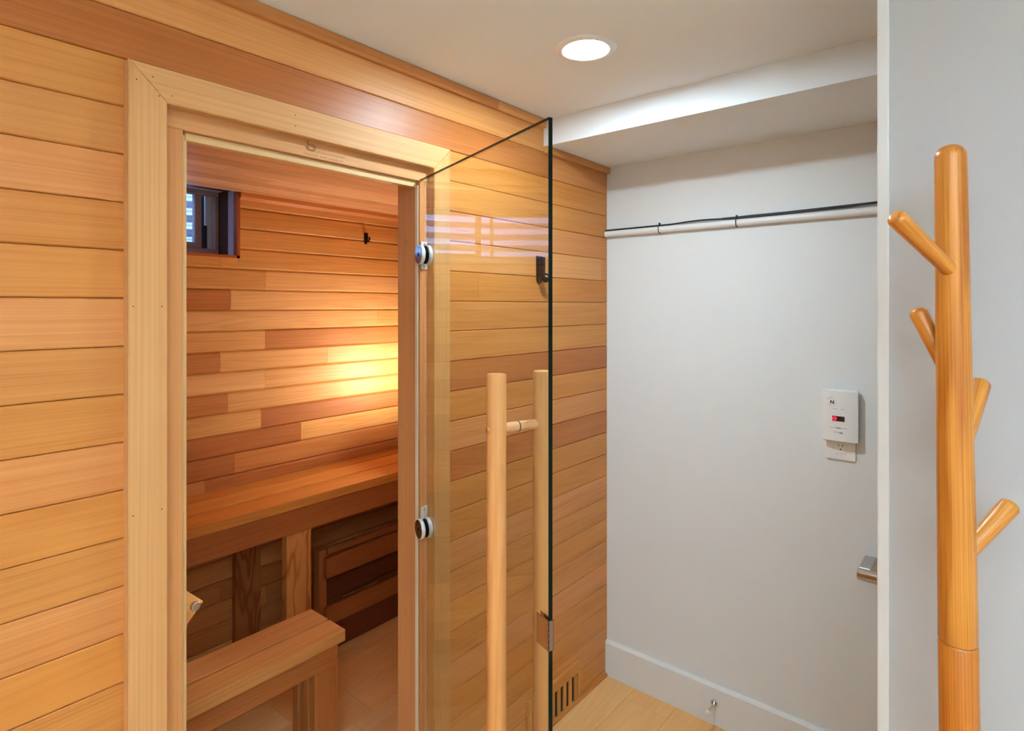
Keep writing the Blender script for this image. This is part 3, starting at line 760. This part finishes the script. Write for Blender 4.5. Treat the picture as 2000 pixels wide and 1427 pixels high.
# door stop
sx = XF-.014; sy, sz = .829, .083
ds = empty('door_stop', (sx, sy, sz), 'small steel door stop with white tip on the far baseboard', 'door stop')
m = MB(); m.tube([(sx+.0005, sy, sz), (sx-.004, sy, sz), (sx-.010, sy, sz), (sx-.013, sy, sz)], [.0135, .0135, .009, .005], 24); m.build('base', M_CHROME, ds)
m = MB(); m.tube([(sx-.012, sy, sz), (sx-.030, sy, sz-.0005), (sx-.062, sy, sz-.001)], .0042, 16); m.build('rod', M_CHROME, ds)
m = MB(); m.tube([(sx-.060, sy, sz-.001), (sx-.062, sy, sz-.001), (sx-.072, sy, sz-.001), (sx-.074, sy, sz-.001)], [.0065, .0078, .0078, .006], 20); m.build('rubber_tip', M_PLASTIC, ds)

# ---------------------------------------------------------------- coat rack
RV = Vector((0.6393, -0.7690, 0)); FV = Vector((0.7690, 0.6393, 0))
ZR = .80
def RP(u, v, d=0.0):      # point at depth ZR+d
    dep = ZR+d; return FV*dep + RV*((u-1000)/1150*dep) + Vector((0, 0, H+(598-v)/1150*dep))
cr = empty('coat_rack', (RP(1880, 598).x, RP(1880, 598).y, 0), 'honey oak tree-shaped coat rack with four short branch pegs', 'coat rack')
OAK = T(212, 142, 58)
top = RP(1856, 282); jn = RP(1871, 1252)
ax = (top-jn)/(top.z-jn.z)
def AP(z): return jn + ax*(z-jn.z)
zt = top.z
pts = []; rr = []
for i in range(9):
    a = i/8*math.pi/2; pts.append(AP(zt-.0185*(1-math.cos(a)) if False else zt-.017*(1-math.sin(math.pi/2-a)))); rr.append(max(.0005, .0183*math.sin(a)))
pts2 = []; r2 = []
z = zt-.017
while z > jn.z+.01:
    z -= .06; zz = max(z, jn.z+.002); pts2.append(AP(zz)); r2.append(.0183+(.0226-.0183)*(zt-zz)/(zt-jn.z))
pts = pts+pts2; rr = rr+r2
# chamfered foot of the upper pole
pts.append(AP(jn.z)); rr.append(r2[-1]-.0016)
m = MB(); m.tube(list(reversed(pts)), list(reversed(rr)), 40, OAK); m.build('upper_pole', M_OAK, cr)
m = MB(); zz = jn.z-.0008; lo_ = []; lr = []
lo_.append(AP(zz)); lr.append(.0208); lo_.append(AP(zz-.003)); lr.append(.0226)
z = zz-.003
while z > .10: z = max(z-.12, .10); lo_.append(AP(z)); lr.append(.0226+.002*(zz-z))
m.tube(list(reversed(lo_)), list(reversed(lr)), 40, T(192, 116, 38)); m.build('lower_pole', M_OAK, cr)
base = AP(.10)
for k in range(3):
    a = math.radians(100+80*k); d = Vector((math.cos(a), math.sin(a), 0))
    m = MB(); m.tube([base+Vector((0, 0, .03)), base+d*.02+Vector((0, 0, .02)), base+d*.15+Vector((0, 0, -.045)), Vector((base.x, base.y, .013))+d*.215, Vector((base.x, base.y, .013))+d*.222], [.012, .016, .015, .0128, .008], 20, OAK); m.build('foot', M_OAK, cr)
def peg(tip, dt, basep, db, r0, r1):
    B = RP(*basep, db); Tp = RP(*tip, dt); d = (Tp-B).normalized(); L = (Tp-B).length
    P = [B, B+d*(L*.5), B+d*(L-.008)]; R = [r0, (r0+r1)/2, r1]
    for i in range(1, 7):
        a = i/6*math.pi/2; P.append(B+d*(L-.008+.008*math.sin(a))); R.append(max(.0006, r1-.008+.008*math.cos(a)))
    m = MB(); m.tube(P, R, 28, T(212, 142, 58)); m.build('peg', M_OAK, cr)
peg((1746, 421), -.045, (1860, 532), -.006, .0095, .0118)
peg((1790, 603), .045, (1868, 758), .004, .0095, .0118)
peg((1916, 744), .050, (1880, 868), .006, .0105, .0128)
peg((1977, 982), .010, (1874, 1095), .000, .0095, .0125)
